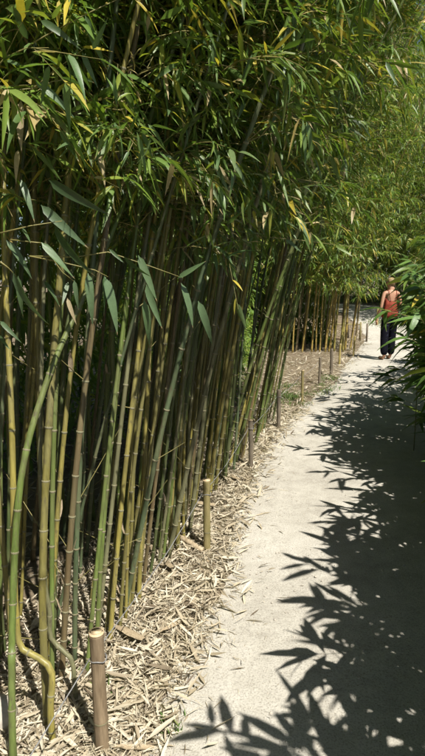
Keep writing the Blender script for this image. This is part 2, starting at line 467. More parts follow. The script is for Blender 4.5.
def crown(P, h, rad, nodes, z0, r, nrs, dens=1.0, reach=1.0, leafL=.135, outer=None, yellow=.10, singles=0, root=None):
    """branches at the upper nodes and leaves on their twigs"""
    mb = MB(); B = []; D = []; Ls = []
    for a in nodes:
        if a < z0:
            if r.random() < .30:                       # dead side twigs and stubs on the bare part
                az = r.uniform(-math.pi, math.pi); q = P(a); ln = r.choice([.02, .03, .05, .12, .25]) * r.uniform(.7, 1.3); up = r.uniform(.3, 1.4)
                e = q + Vector((math.cos(az), math.sin(az), up)).normalized() * (rad(a) + ln)
                mb.tube([q, q.lerp(e, .5) + Vector((0, 0, -.01 * ln)), e], [.0019, .0016, .0008], 4, False)
            continue
        t = (a - z0) / (h - z0)
        nb = 2 if r.random() < .75 * dens else 1
        if dens > 1.2 and r.random() < .5: nb += 1
        for _ in range(nb):
            az = r.uniform(-math.pi, math.pi)
            if outer is not None and r.random() < .35: az = outer + r.gauss(0, .7)
            Lb = reach * r.uniform(.45, 1.0) * (1.0 - .62 * t) * (0.65 + .35 * min(1, t * 5 + .2))
            el = r.uniform(.25, .85)
            d = Vector((math.cos(az) * math.cos(el), math.sin(az) * math.cos(el), math.sin(el)))
            p = P(a).copy(); pts = [p.copy()]; n = 5
            for i in range(n):
                p = p + d * (Lb / n); pts.append(p.copy())
                d = (d + Vector((r.gauss(0, .09), r.gauss(0, .09), -.22 - .1 * r.random()))).normalized()
            mb.tube(pts, [.0030, .0027, .0023, .0019, .0015, .0009], 3, False)
            nt_ = max(3, int(Lb * 8.5 * dens))
            for q in range(nt_):
                f = r.uniform(.22, 1.0) * n; i = min(int(f), n - 1); u = f - i
                b = pts[i].lerp(pts[i + 1], u); dd = (pts[i + 1] - pts[i]).normalized()
                sd = Vector((r.gauss(0, 1), r.gauss(0, 1), r.gauss(-.1, .6)))
                td = (dd * .8 + sd.normalized() * .9).normalized(); tl = r.uniform(.06, .22)
                e = b + td * tl
                if r.random() < .6: mb.tube([b, e], [.0012, .0007], 3, False)
                for _k in range(r.randint(3, 6)):
                    g = r.uniform(.35, 1)
                    ld = td * .9 + Vector((r.gauss(0, .55), r.gauss(0, .55), r.gauss(-.28, .45)))
                    B.append(b.lerp(e, g)); D.append(ld); Ls.append(leafL * r.uniform(.6, 1.25))
    B = np.array([tuple(b) for b in B]); D = np.array([tuple(d) for d in D]); Ls = np.array(Ls)
    if singles:
        # the leaves nearest the path and the eye are parts of their own
        order = np.argsort(B[:, 2] - .9 * B[:, 0] + .5 * B[:, 1] + nrs.rand(len(B)) * .5)
        for i in order[:singles]:
            c = r.choice(YELLOW) if r.random() < yellow else r.choice(LEAFCOL)
            blade(root, B[i], D[i], Ls[i] * .98, (r.gauss(0, .45), r.gauss(0, .45), 1), None, c, r)
        keep = order[singles:]; B = B[keep]; D = D[keep]; Ls = Ls[keep]
    n = len(B)
    tone = nrs.rand(n) * .86 + .14
    yl = nrs.rand(n) < yellow
    tone[yl] = nrs.rand(yl.sum()) * .14
    fol = leaf_mesh('foliage', B, D, Ls, Ls * nrs.uniform(.115, .165, n), nrs.uniform(.05, .5, n), M['leaf'], nrs, tone)
    tw = mb.mesh('twigs', M['twig'])
    return fol, tw, n

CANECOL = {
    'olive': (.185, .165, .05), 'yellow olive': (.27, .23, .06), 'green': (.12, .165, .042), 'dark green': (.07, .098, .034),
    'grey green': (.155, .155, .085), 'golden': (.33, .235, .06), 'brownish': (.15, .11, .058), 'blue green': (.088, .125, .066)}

def place(root, x, y, az, s=1.0):
    root.location = (x, y, gz(x, y)); root.rotation_euler = (0, 0, az); root.scale = (s, s, s)

n_leaves = 0
def unique_cane(x, y, h, lean, bow, az, r0, z0, colr, r, dens=1.0, reach=.9, rings=True, sides=8, wob=.012, leafL=.14, yellow=.10, zmax=2.4, outer=0.0, singles=0):
    global n_leaves
    root = add('bamboo_cane', None); place(root, x, y, az)
    P = cane_curve(h, lean, bow, wob, r)
    mb, nodes, rad = stem_mesh(P, h, r0, r, sides)
    mb.build('stem', M['cane'], root, color=CANECOL[colr])
    if rings:
        for a in nodes:
            if a > zmax: break
            o = add('node_ring', RINGMESH, root)
            d = (P(a + .02) - P(a - .02)).normalized()
            k = rad(a) * 1.06
            q = d.to_track_quat('Z', 'Y').to_matrix()
            o.matrix_basis = Matrix.Translation(P(a)) @ (q @ Matrix.Diagonal((k, k, .0085))).to_4x4()
    nrs = np.random.RandomState(r.randint(0, 10 ** 6))
    fol, tw, n = crown(P, h, rad, nodes, z0, r, nrs, dens, reach, leafL, outer, yellow, singles, root)
    n_leaves += n
    tag(add('twigs', tw, root), kind='stuff'); tag(add('foliage', fol, root), kind='stuff')
    return root, P, nodes, rad

# prototypes for canes seen only in part or far away
def proto(h, lean, bow, r0, z0, seed, dens, reach, leafL, yellow=.1):
    r = random.Random(seed); P = cane_curve(h, lean, bow, .012, r)
    mb, nodes, rad = stem_mesh(P, h, r0, r, 7)
    st = mb.mesh('stem', M['cane'])
    nb = MB()
    for a in nodes:
        d = (P(a + .02) - P(a - .02)).normalized(); k = rad(a)
        nb.tube([P(a) + d * q for q in (-.008, -.002, .004, .008)], [k * .98, k * 1.16, k * 1.16, k * .97], 7, False)
    ring = nb.mesh('node_rings', M['node'])
    fol, tw, n = crown(P, h, rad, nodes, z0, r, np.random.RandomState(seed), dens, reach, leafL, 0.0, yellow)
    return dict(stem=st, ring=ring, fol=fol, tw=tw, n=n)
def stamp(pr, x, y, az, s, colr, label, group):
    root = add('bamboo_cane', None); place(root, x, y, az, s)
    add('stem', pr['stem'], root, CANECOL[colr])
    tag(add('node_rings', pr['ring'], root), kind='stuff')
    tag(add('twigs', pr['tw'], root), kind='stuff'); tag(add('foliage', pr['fol'], root), kind='stuff')
    tag(root, label, 'bamboo', group)
    return root

ORD = ['first', 'second', 'third', 'fourth', 'fifth', 'sixth', 'seventh', 'eighth', 'ninth', 'tenth', 'eleventh', 'twelfth', 'thirteenth',
       'fourteenth', 'fifteenth', 'sixteenth', 'seventeenth', 'eighteenth', 'nineteenth', 'twentieth']
for _t in ('twenty', 'thirty'):
    ORD += [f'{_t}-{u}' for u in ORD[:9]] + (['thirtieth'] if _t == 'twenty' else ['fortieth'])
POSTNAME = ['', 'nearest brown post', 'olive second post', 'third post', 'fourth post', 'fifth post']

# ---- the front of the near grove: every cane built on its own
r = random.Random(5)
front = []
y = 1.88
while y < 6.3:
    off = (.30 - .04 * min(y, 5)) if y < 5 else .12
    front.append((post_x(y) - off - abs(r.gauss(0, .07)), y, 0)); y += r.uniform(.022, .068) if y < 3.4 else r.uniform(.04, .09)
for k in range(78):
    y = 2.0 + 4.35 * r.random() ** 1.25; front.append((post_x(y) - r.uniform(.32, 1.0), y, 1))
front.sort(key=lambda c: c[1])
seg_count = {}; FRONT = []
cols0 = ['olive'] * 6 + ['yellow olive'] * 4 + ['green'] * 4 + ['grey green'] * 2 + ['blue green'] * 2 + ['brownish'] * 2 + ['dark green'] * 2
for (x, y, row) in front:
    colr = r.choice(cols0)
    thick = r.uniform(.0075, .0148) * (1.0 if y > 2.6 else .85)
    lean = r.uniform(.02, .10) + .016 * y
    odd = r.random()
    if odd < .10: lean += r.uniform(.07, .16)
    elif odd < .22: lean -= r.uniform(.06, .13)
    z0 = r.uniform(1.65, 2.1) if y < 3.2 else r.uniform(1.8, 2.4)
    root, P, nodes, rad = unique_cane(x, y, r.uniform(5.2, 7.0), lean, r.uniform(.10, .26), r.gauss(-.05, .5), thick, z0, colr, r,
                                      dens=2.1 if y < 3.4 else 1.9, reach=.72 if y < 3.4 else .56, rings=(row == 0 or y < 3.2), leafL=.104, yellow=.13, singles=36 if y < 4 else 0)
    FRONT.append((root, P, nodes, rad, y, row))
    if row == 0:
        s = sum(1 for p in POSTS if p[1] <= y)
        seg = max(1, s - 1); seg_count[seg] = k = seg_count.get(seg, 0) + 1
        size = 'slim' if thick < .0112 else 'thick'
        if y < POSTS[1][1]:
            lb = f"{size} {colr} bamboo cane at the grove edge, {ORD[k-1]} of those before the nearest post"
        else:
            lb = f"{size} {colr} cane at the grove edge, {ORD[min(k-1,39)]} past the {POSTNAME[seg]}"
        tag(root, lb, 'bamboo', 'canes along the edge of the near grove')
    else:
        seg = max(1, sum(1 for p in POSTS if p[1] <= y) - 1)
        seg_count[(seg, colr)] = k = seg_count.get((seg, colr), 0) + 1
        tag(root, f"{colr} cane in the second rank, {ORD[k-1]} of that colour past the {POSTNAME[seg]}", 'bamboo', 'second rank of canes in the near grove')

# ---- four canes with a shape of their own at the bottom left corner
def shaped_cane(pts, r0, colr, label, taper=.35):
    pts = [Vector(p) for p in pts]
    root = add('bamboo_cane', None); base = pts[0].copy(); root.location = base
    pts = [p - base for p in pts]
    # smooth path through the points
    fine = []
    for i in range(len(pts) - 1):
        a = pts[max(i - 1, 0)]; b = pts[i]; c = pts[i + 1]; d = pts[min(i + 2, len(pts) - 1)]
        for k in range(6):
            t = k / 6
            fine.append(.5 * ((2 * b) + (c - a) * t + (2 * a - 5 * b + 4 * c - d) * t * t + (3 * b - a - 3 * c + d) * t ** 3))
    fine.append(pts[-1])
    L = [0]
    for a, b in zip(fine, fine[1:]): L.append(L[-1] + (b - a).length)
    def at(s):
        for i in range(len(L) - 1):
            if s <= L[i + 1]: return fine[i].lerp(fine[i + 1], (s - L[i]) / max(L[i + 1] - L[i], 1e-6))
        return fine[-1]
    T = L[-1]; s = .05; nodes = []
    while s < T: nodes.append(s); s += r.uniform(.13, .2) if s < 1 else r.uniform(.2, .28)
    rad = lambda s: r0 * (1 - taper * s / T)
    ss = sorted([(0, 1), (T, 1)] + [(q, 1.0) for q in np.linspace(.01, T - .01, int(T / .035))] + [(a, 1.14) for a in nodes])
    MB().tube([at(s) for s, _ in ss], [rad(s) * k for s, k in ss], 10).build('stem', M['cane'], root, color=CANECOL[colr])
    for a in nodes:
        o = add('node_ring', RINGMESH, root); d = (at(a + .02) - at(max(a - .02, 0))).normalized(); k = rad(a) * 1.04
        o.matrix_basis = Matrix.Translation(at(a)) @ (d.to_track_quat('Z', 'Y').to_matrix() @ Matrix.Diagonal((k, k, .0085))).to_4x4()
    tag(root, label, 'bamboo', 'canes along the edge of the near grove')
    return root, at, T
lean_root, lean_at, lean_T = shaped_cane([(-.66, 1.55, 0), (-.66, 1.62, .45), (-.635, 1.72, .95), (-.56, 1.84, 1.28), (-.455, 1.98, 1.56), (-.34, 2.10, 1.86), (-.20, 2.2, 2.3), (.0, 2.3, 2.9)],
             .0125, 'green', 'bright green cane in the left foreground leaning right across the grove')
shaped_cane([(-.56, 1.66, 0), (-.565, 1.67, .13), (-.557, 1.685, .235), (-.563, 1.69, .268), (-.585, 1.70, .292), (-.655, 1.72, .318), (-.676, 1.725, .330), (-.684, 1.73, .352), (-.688, 1.735, .42), (-.69, 1.75, .60), (-.68, 1.79, 1.1), (-.70, 1.88, 1.7), (-.72, 2.0, 2.1)],
            .0125, 'yellow olive', 'yellowish cane with a sharp kink near its foot, left foreground')
shaped_cane([(-.525, 1.85, 0), (-.53, 1.855, .12), (-.533, 1.86, .16), (-.548, 1.87, .185), (-.600, 1.88, .228), (-.620, 1.884, .255), (-.624, 1.886, .285), (-.62, 1.89, .37), (-.635, 1.9, .5), (-.64, 1.95, 1.0), (-.60, 2.05, 1.8), (-.5, 2.1, 2.4)],
            .0095, 'grey green', 'slim cane with an S-bend near its foot left of the nearest post')
shaped_cane([(-.60, 1.73, 0), (-.60, 1.76, .5), (-.575, 1.82, 1.0), (-.53, 1.92, 1.6), (-.46, 2.0, 2.2), (-.3, 2.1, 3.0)],
            .0145, 'olive', 'thick pale cane standing between the kinked yellowish cane and the nearest post')

rb = random.Random(31)
for k, (x, y, cn) in enumerate([(-.98, 1.62, 'olive'), (-.88, 1.80, 'dark green'), (-.80, 1.95, 'olive'), (-1.02, 1.95, 'grey green'), (-.90, 2.12, 'dark green'), (-.72, 2.10, 'olive')]):
    root, P, nodes, rad = unique_cane(x, y, 5.6 + .25 * k, rb.uniform(.0, .05), rb.uniform(.08, .16), rb.gauss(0, .4), rb.uniform(.009, .012), rb.uniform(1.7, 1.95), cn, rb,
                                      dens=2.4, reach=.62, leafL=.125, yellow=.16, singles=40)
    tag(root, f"{cn} leafy cane at the left edge of the frame, {ORD[k]} from the camera", 'bamboo', 'leafy canes at the left edge of the frame')

# ---- deeper ranks of the near grove and an unseen shading canopy added beside the camera
PH = [proto(rnd.uniform(5.5, 7.2), rnd.uniform(.03, .09), rnd.uniform(.12, .26), rnd.uniform(.012, .017), rnd.uniform(1.5, 2.1), 40 + i, 1.6, .9, .115) for i in range(5)]
PL = [proto(rnd.uniform(5.0, 6.8), rnd.uniform(.02, .08), rnd.uniform(.08, .2), rnd.uniform(.012, .016), .25, 60 + i, 1.3, 1.0, .15) for i in range(3)]
PV = [proto(rnd.uniform(6.4, 7.4), rnd.uniform(.04, .09), rnd.uniform(.16, .24), .015, 2.45, 70 + i, 1.8, .95, .115) for i in range(2)]
PT = [proto(rnd.uniform(6.6, 7.6), rnd.uniform(.01, .06), rnd.uniform(.06, .16), .017, .5, 80 + i, 2.2, 1.25, .135, .05) for i in range(3)]
for k in range(20):
    y = rnd.uniform(.9, 6.2); x = post_x(y) - rnd.uniform(1.0, 2.3)
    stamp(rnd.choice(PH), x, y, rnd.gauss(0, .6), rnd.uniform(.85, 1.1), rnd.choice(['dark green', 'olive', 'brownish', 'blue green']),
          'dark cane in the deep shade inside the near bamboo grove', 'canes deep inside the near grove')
for k in range(8):
    y = 1.0 + 5.6 * (k + rnd.random()) / 8; x = post_x(y) - rnd.uniform(2.3, 3.4)
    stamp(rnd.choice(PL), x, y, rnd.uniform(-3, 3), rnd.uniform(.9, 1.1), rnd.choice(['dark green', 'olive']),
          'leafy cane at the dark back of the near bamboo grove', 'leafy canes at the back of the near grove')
for k in range(8):  # canes out of view, added so their crowns shade the left foliage
    y = -2.2 + 3.0 * (k + rnd.random()) / 8; x = post_x(max(y, 0)) - rnd.uniform(.55, 1.6)
    stamp(rnd.choice(PV), x, y, rnd.gauss(-.1, .4), rnd.uniform(.9, 1.05), rnd.choice(['olive', 'green']),
          'unseen tall cane beside the camera, added to shade the left foliage', 'unseen canes beside the camera added for shade')

# ---- the far clump beyond the clearing, golden canes
fx = []
for k in range(19):
    x = 1.35 + 1.95 * (k + .3 * rnd.random()) / 18; y = 12.2 + .10 * (x - 1.7) + abs(rnd.gauss(0, .15)) + (.25 if x > 3 else 0)
    root, P, nodes, rad = unique_cane(x, y, rnd.uniform(6.8, 8.4), rnd.uniform(.02, .09), rnd.uniform(.08, .18), rnd.gauss(-.2, .5), rnd.uniform(.018, .026),
                                      rnd.uniform(1.3, 1.75), rnd.choice(['golden', 'golden', 'yellow olive', 'brownish']), rnd, dens=1.25, reach=1.25, rings=False, leafL=.14, yellow=.10, outer=-1.2)
    tag(root, f"golden brown cane at the front of the far clump, {ORD[k]} from its left end", 'bamboo', 'front canes of the far clump')
for k in range(30):
    x = 1.2 + 2.0 * rnd.random() if k < 20 else rnd.uniform(-.6, 2.4); y = rnd.uniform(12.45, 13.3) if k < 20 else rnd.uniform(13, 15)
    stamp(rnd.choice(PH if k < 24 else PT), x, y, rnd.gauss(-.2, .7), rnd.uniform(1.1, 1.3), rnd.choice(['golden', 'olive', 'brownish']),
          'cane in the shade behind the front of the far clump', 'canes inside the far clump')
# ---- groves that close the view at the bend
PA = [proto(rnd.uniform(6.6, 7.4), rnd.uniform(.06, .10), rnd.uniform(.24, .36), .017, 1.0, 90 + i, 2.3, 1.3, .14, .06) for i in range(3)]
for k in range(16):
    y = 16.6 + 8.5 * (k + rnd.random()) / 16; x = path_l(y) - rnd.uniform(.5, 2.6)
    stamp(rnd.choice(PA if k % 2 else PT), x, y, rnd.gauss(0, .5), rnd.uniform(1.2, 1.5), rnd.choice(['olive', 'dark green']),
          'leafy cane in the dark grove left of the bend in the path', 'canes left of the far bend')
for k in range(22):
    y = 16.2 + 8.5 * (k + rnd.random()) / 22; x = path_r(y) + rnd.uniform(.25, 2.6)
    stamp(PA[k % 3], x, y, math.pi + rnd.gauss(0, .5), rnd.uniform(1.15, 1.5), rnd.choice(['olive', 'green']),
          'leafy cane in the grove right of the far bend, beyond the woman', 'canes right of the far bend')
for k in range(18):
    x = -2 + 17 * (k + rnd.random()) / 18; y = 26.5 + rnd.uniform(-1, 1.5) - (3.0 if x > 8.5 else 0) + (2.5 if x < 3 else 0)
    stamp(rnd.choice(PT), x, y, -math.pi / 2 + rnd.gauss(0, .6), rnd.uniform(1.9, 2.25), rnd.choice(['olive', 'dark green']),
          'tall bamboo closing the view behind the end of the path', 'tall bamboo behind the end of the path')
# ---- the mass of the plantation behind, too deep in shade to tell one cane from another
def thicket(n, sampler, seed, label, L=(.18, .34)):
    nrs = np.random.RandomState(seed)
    B = np.array([sampler(nrs) for _ in range(n)])
    az = nrs.uniform(0, 6.28, n); el = nrs.normal(-.45, .5, n)
    D = np.stack([np.cos(az) * np.cos(el), np.sin(az) * np.cos(el), np.sin(el)], 1); Ls = nrs.uniform(*L, n)
    me = leaf_mesh('thicket', B, D, Ls, Ls * nrs.uniform(.14, .22, n), nrs.uniform(.05, .4, n), M['leaf'], nrs, .2 + .8 * nrs.rand(n), coarse=True)
    tag(add('bamboo_thicket', me), label, 'thicket', None, 'stuff')
def s_t1(q):
    y = -1.5 + 13.5 * q.rand(); z = 5.2 * q.rand() ** .8
    return post_x(min(y, 6)) - 2.35 + (.9 if y > 7 else 0) * (y - 7) / 5 + q.randn() * .35, y, z
thicket(34000, s_t1, 21, 'dark leafy mass of bamboo behind the near grove')
def s_t2(q):
    x = -6 + 24 * q.rand(); z = 15.5 * q.rand() ** .9
    return x, 30.5 - .25 * max(0, x - 6) + q.randn() * .8, gz(0, 30) + z
thicket(38000, s_t2, 22, 'tall green mass of bamboo far behind the path', (.3, .6))
def s_t5(q):
    y = 6.9 + 5.3 * q.rand(); return .115 * y - .75 + q.randn() * .14, y, gz(0, y) + 3.6 * q.rand() ** 1.2
thicket(9000, s_t5, 25, 'shaded leafy bamboo at the left side of the clearing', (.12, .24))
def s_t6(q):
    y = 16.6 + 8.4 * q.rand(); return path_r(y) + .7 + 4.5 * q.rand(), y, gz(0, y) + 9.5 * q.rand() ** .85
thicket(17000, s_t6, 26, 'green mass of bamboo right of the far bend', (.2, .42))
def s_t7(q):
    x = 1.5 + 8 * q.rand(); return x, 26.3 - .25 * max(0, x - 5) + q.randn() * .3 + (1.2 if x < 3.5 else 0), gz(0, 25) + 6 * q.rand() ** 1.3
thicket(12000, s_t7, 27, 'dark shaded bamboo where the path disappears round the bend', (.2, .4))
def s_t3(q):
    y = 12.8 + 5 * q.rand(); return -1.4 + q.randn() * .5 + .12 * (y - 12), y, gz(0, y) + 6 * q.rand()
thicket(9000, s_t3, 23, 'dark leafy mass at the back of the far clump', (.18, .34))
def s_t4(q):
    x = -1 + 4.1 * q.rand(); return x * .97, 13.9 + q.randn() * .25, gz(0, 13.9) + 5 * q.rand() ** 1.3
thicket(12000, s_t4, 24, 'shaded leaves behind the canes of the far clump', (.18, .34))

# ------------------------------------------------------------------ broad-leaved bamboo along the right of the path
def broad_plant(x, y, h, nstem, seed, visible, label, reach=.55, face=math.pi):
    r = random.Random(seed); nrs = np.random.RandomState(seed)
    root = add('broad_leaved_bamboo', None); root.location = (x, y, gz(x, y))
    cand = []
    for s in range(nstem):
        az = face + r.gauss(0, 1.1) if r.random() < .75 else r.uniform(-3.1, 3.1)
        hh = h * r.uniform(.55, 1.02); rc = reach * r.uniform(.4, 1.1)
        b = Vector((r.gauss(0, .16), r.gauss(0, .22), -.02))
        pts = []
        for i in range(9):
            t = i / 8
            pts.append(b + Vector((math.cos(az) * rc * t ** 1.9, math.sin(az) * rc * t ** 1.9, hh * (t - .10 * t ** 4))))
        cane = MB().tube(pts, [.006 * (1 - .75 * i / 8) for i in range(9)], 6).build('cane', M['cane'], root, color=r.choice([(.10, .15, .04), (.13, .15, .05)]))
        for i in range(1, 8):
            for _ in range(2 if i > 3 else 1):
                if i < 2 and r.random() < .4: continue
                u = r.random(); p = pts[i].lerp(pts[i + 1], u)
                a2 = az + r.uniform(-1.9, 1.9)
                d = Vector((math.cos(a2), math.sin(a2), r.uniform(.1, .7))).normalized()
                Lb = r.uniform(.10, .30); e = p + d * Lb
                cand.append(('b', p, e))
                for k in range(r.randint(4, 6)):
                    a3 = a2 + r.gauss(0, .75)
                    ld = Vector((math.cos(a3), math.sin(a3), r.gauss(-.05, .32)))
                    cand.append(('l', p.lerp(e, r.uniform(.45, 1)), ld, r.uniform(.17, .29), cane))
    tw = MB()
    for c in cand:
        if c[0] == 'b': tw.tube([c[1], c[2]], [.0022, .0014], 4, False)
    tag(tw.build('twigs', M['twig'], root), kind='stuff')
    leaves = [c for c in cand if c[0] == 'l']
    single = []
    if visible:
        leaves.sort(key=lambda c: c[1].x * 1.0 + c[1].y * .6 + r.gauss(0, .12))
        single = leaves[:visible]; leaves = leaves[visible:]
    for c in single:
        blade(c[4], c[1], c[2], c[3], (r.gauss(0, .3), r.gauss(0, .3), 1), BROAD, r.choice(BROADCOL) if r.random() > .03 else YELLOW[0], r)
    if leaves:
        B = np.array([tuple(c[1]) for c in leaves]); D = np.array([tuple(c[2]) for c in leaves]); Ls = np.array([c[3] for c in leaves]); n = len(B)
        me = leaf_mesh('foliage', B, D, Ls, Ls * nrs.uniform(.16, .21, n), nrs.uniform(.1, .45, n), M['broad'], nrs, nrs.rand(n), fold=.12, w2=.8)
        tag(add('foliage', me, root), kind='stuff')
    tag(root, label, 'bamboo bush', 'broad-leaved bamboo bushes along the right of the path')
    return root
HEDGE = [(1.15, -1.5), (1.2, -.8), (1.3, -.1), (1.45, .6), (1.62, 1.3), (1.82, 2.0), (2.05, 2.7), (2.2, 3.4), (2.15, 4.1), (2.22, 4.75), (2.5, 5.4), (2.9, 6.1), (3.35, 6.9), (3.75, 7.8), (4.25, 8.8), (4.8, 9.7)]
VIS_LABEL = {8: 'big-leaved bamboo bush leaning into the right edge of the frame, nearest in view', 9: 'bright green big-leaved bamboo bush at the right edge, second in view',
             10: 'big-leaved bamboo bush just in front of the woman, hiding her right side', 11: 'big-leaved bamboo bush behind the foremost ones at the right edge'}
for i, (x, y) in enumerate(HEDGE):
    x += .0 if i < 4 else .05 if i < 8 else -.08 if i in (10, 11) else 0
    lb = VIS_LABEL.get(i, 'low broad-leaved bamboo bush whose leaves shade the right side of the path')
    broad_plant(x, y, rnd.uniform(1.9, 2.2) + (.3 if i in (9, 10, 11, 12) else 0), 23 if i < 8 else 13, 300 + i, 170 if i in VIS_LABEL else 0, lb, reach=.5 if i in (9, 10, 11) else .36 if i in (4, 5, 6, 7, 8) else .48)
    broad_plant(x + .75, y + .2, rnd.uniform(2.0, 2.35), 19 if i < 8 else 9, 400 + i, 0, 'broad-leaved bamboo bush in the second rank behind the path-side bushes')

# ------------------------------------------------------------------ posts and wire
def post(x, y, h, r0, mat, label, tilt=(0, 0), node=True, capc=True):
    root = add('fence_post', None); root.location = (x, y, gz(x, y)); root.rotation_euler = (tilt[0], tilt[1], rnd.uniform(0, 6))
    zs = [-.08, 0, .02, h * .22, h * .27, h * .285, h * .30, h * .6, h * .9, h * .965, h * .98, h]
    k = [1.04, 1.03, 1.0, .99, 1.0, 1.07, 1.0, .97, .97, 1.0, 1.05, 1.03]
    if not node: k = [1.0 + rnd.uniform(-.03, .03) for _ in zs]
    MB().tube([(0, 0, z) for z in zs], [r0 * q for q in k], 14).build('shaft', mat, root)
    if capc:
        MB().tube([(0, 0, h - .004), (0, 0, h + .003), (0, 0, h + .0045), (0, 0, h + .001)], [r0 * 1.045, r0 * 1.05, r0 * .78, r0 * .55], 14).build('cut_top', M['cut'], root)
    if node:
        MB().tube([(0, 0, h * .262), (0, 0, h * .272), (0, 0, h * .282)], [r0 * 1.0, r0 * 1.075, r0 * 1.0], 14, False).build('node_ring', M['node'], root)
    tag(root, label, 'post', 'posts along the left edge of the path')
    return root
PH_ = [.44, .455, .445, .43, .44, .435, .43, .46, .42, .44]
PM_ = ['post_olive', 'post_brown', 'post_olive', 'post_grey', 'post_grey', 'post_olive', 'post_grey', 'post_grey', 'post_yellow', 'post_yellow']
PR_ = [.024, .0245, .022, .021, .022, .02, .021, .026, .02, .02]
PL_ = ['', 'cut brown post with pale sawn top, nearest to the camera', 'olive cane post with pale cap, second from the camera', 'weathered grey post at the grove edge, third from the camera',
       'dark grey post where the near grove ends, fourth from the camera', 'olive post beside the grass patch, fifth from the camera', 'grey post in the clearing, sixth from the camera',
       'stout dark grey post in the clearing, seventh from the camera', 'yellowish post in front of the far clump, eighth from the camera', 'thin yellow post before the low rail, ninth from the camera']
for i, (x, y) in enumerate(POSTS):
    if i == 0: continue
    tl = (rnd.gauss(0, .02), rnd.gauss(0, .02))
    if i == 1: tl = (.0, .0)
    o = post(x, y, PH_[i], PR_[i], M[PM_[i]], PL_[i], tl, PM_[i] != 'post_grey', PM_[i] != 'post_grey' or i == 3)
    if i == 1: o.rotation_euler = (.0, -.01, 0)
# wire strung between the posts
for i in range(0, 6):
    (x0, y0), (x1, y1) = POSTS[i], POSTS[i + 1]
    h0, h1 = (.36, .36)
    pts = []
    for k in range(13):
        t = k / 12
        pts.append((x0 + (x1 - x0) * t - .028, y0 + (y1 - y0) * t, h0 - .035 * 4 * t * (1 - t) + rnd.gauss(0, .0015)))
    for k in range(9) if i else []:
        a = k / 8 * 2 * math.pi
    mb = MB().tube(pts, .0021, 6)
    if i: mb.tube([(x0 + PR_[i] * 1.06 * math.cos(a), y0 + PR_[i] * 1.06 * math.sin(a), h0 + .004 * math.sin(3 * a)) for a in np.linspace(math.pi, 3 * math.pi, 17)], .0021, 5)
    nm = ['thin grey wire coming from the bottom left corner to the nearest post', 'thin grey wire between the nearest and the second post', 'thin wire between the second and third post',
          'thin wire between the third and fourth post', 'thin wire between the fourth and fifth post', 'thin wire between the fifth and sixth post'][i]
    tag(mb.build('fence_wire', M['wire']), nm, 'wire', 'wires strung between the posts')
# the low rail by the bend
rail = add('low_rail', None); rail.location = (3.6, 14.3, gz(3.6, 14.3))
MB().tube([(-.85, .1, .40), (-.3, .12, .405), (.32, .1, .40)], .018, 8).build('rail', M['post_olive'], rail)
MB().tube([(-.8, .05, .03), (-.15, .05, .035)], .035, 8).build('ground_log', M['post_brown'], rail)
for px, py, hh, mt in ((.28, .02, .47, 'post_olive'), (.37, -.28, .46, 'post_grey'), (.05, .35, .46, 'post_grey')):
    MB().tube([(px, py, -.05), (px + .005, py, hh * .5), (px, py, hh)], [.026, .025, .026], 9).build('post', M[mt], rail)
tag(rail, 'low wooden rail with three short posts where the path bends', 'rail')
post(5.0, 16.6, .50, .03, M['post_yellow'], 'pale post standing alone beyond the low rail, left of the woman', node=False)

# ------------------------------------------------------------------ leaf litter
def litter(name, n, sampler, label, seed, L=(.018, .10), big=0):
    nrs = np.random.RandomState(seed)
    B = []
    while len(B) < n:
        p = sampler(nrs)
        if p is not None: B.append((p[0], p[1], gz(*p) + .004 + abs(nrs.randn()) * .012))
    B = np.array(B)
    az = nrs.uniform(0, 2 * np.pi, n); el = nrs.normal(.05, .22, n)
    D = np.stack([np.cos(az) * np.cos(el), np.sin(az) * np.cos(el), np.sin(el)], 1)
    Ls = nrs.uniform(L[0], L[1], n) * np.where(nrs.rand(n) < .1, 1.5, 1)
    Wd = Ls * np.where(nrs.rand(n) < .25, nrs.uniform(.02, .05, n), nrs.uniform(.06, .17, n))
    B[:, 2] += np.maximum(0, -np.sin(el)) * Ls
    up = np.tile([0, 0, 1.0], (n, 1)) + nrs.randn(n, 3) * .5
    me = leaf_mesh(name, B, D, Ls, Wd, nrs.uniform(-.22, .28, n), M['litter'], nrs, nrs.rand(n), upn=up, fold=.25, coarse=(seed in (2, 3)))
    o = add(name, me); tag(o, label, 'leaf litter', None, 'stuff'); return o
def s_near(q):
    y = 1.1 + 5.6 * q.rand() ** 1.3
    a = post_x(y) - .75; b = path_l(y) + abs(q.randn()) * .09 - .05
    if q.rand() < .06: b += .30 * q.rand() ** 2
    x = a + (b - a) * q.rand() ** .8
    return x, y
litter('leaf_litter', 36000, s_near, 'dry straw-coloured bamboo leaves covering the strip beside the near path', 1)
def s_clear(q):
    y = 6.2 + 10.5 * q.rand() ** 1.3; b = path_l(y) - .02 + abs(q.randn()) * .10; x = b - 4.5 * q.rand() ** 1.2
    return x, y
litter('leaf_litter', 13000, s_clear, 'dry leaf litter in the clearing before the far clump', 2, (.06, .16))
def s_grove(q):
    y = .5 + 6 * q.rand(); return post_x(y) - .6 - 3 * q.rand(), y
litter('leaf_litter', 3000, s_grove, 'dry leaves on the shaded ground inside the near grove', 3, (.07, .16))
def s_path(q):
    y = 1.2 + 13 * q.rand(); t = q.rand() ** 2.2
    return path_l(y) + t * (path_r(y) - path_l(y)), y
litter('leaf_litter', 900, s_path, 'few dry leaves and crumbs scattered over the path', 4, (.006, .03))

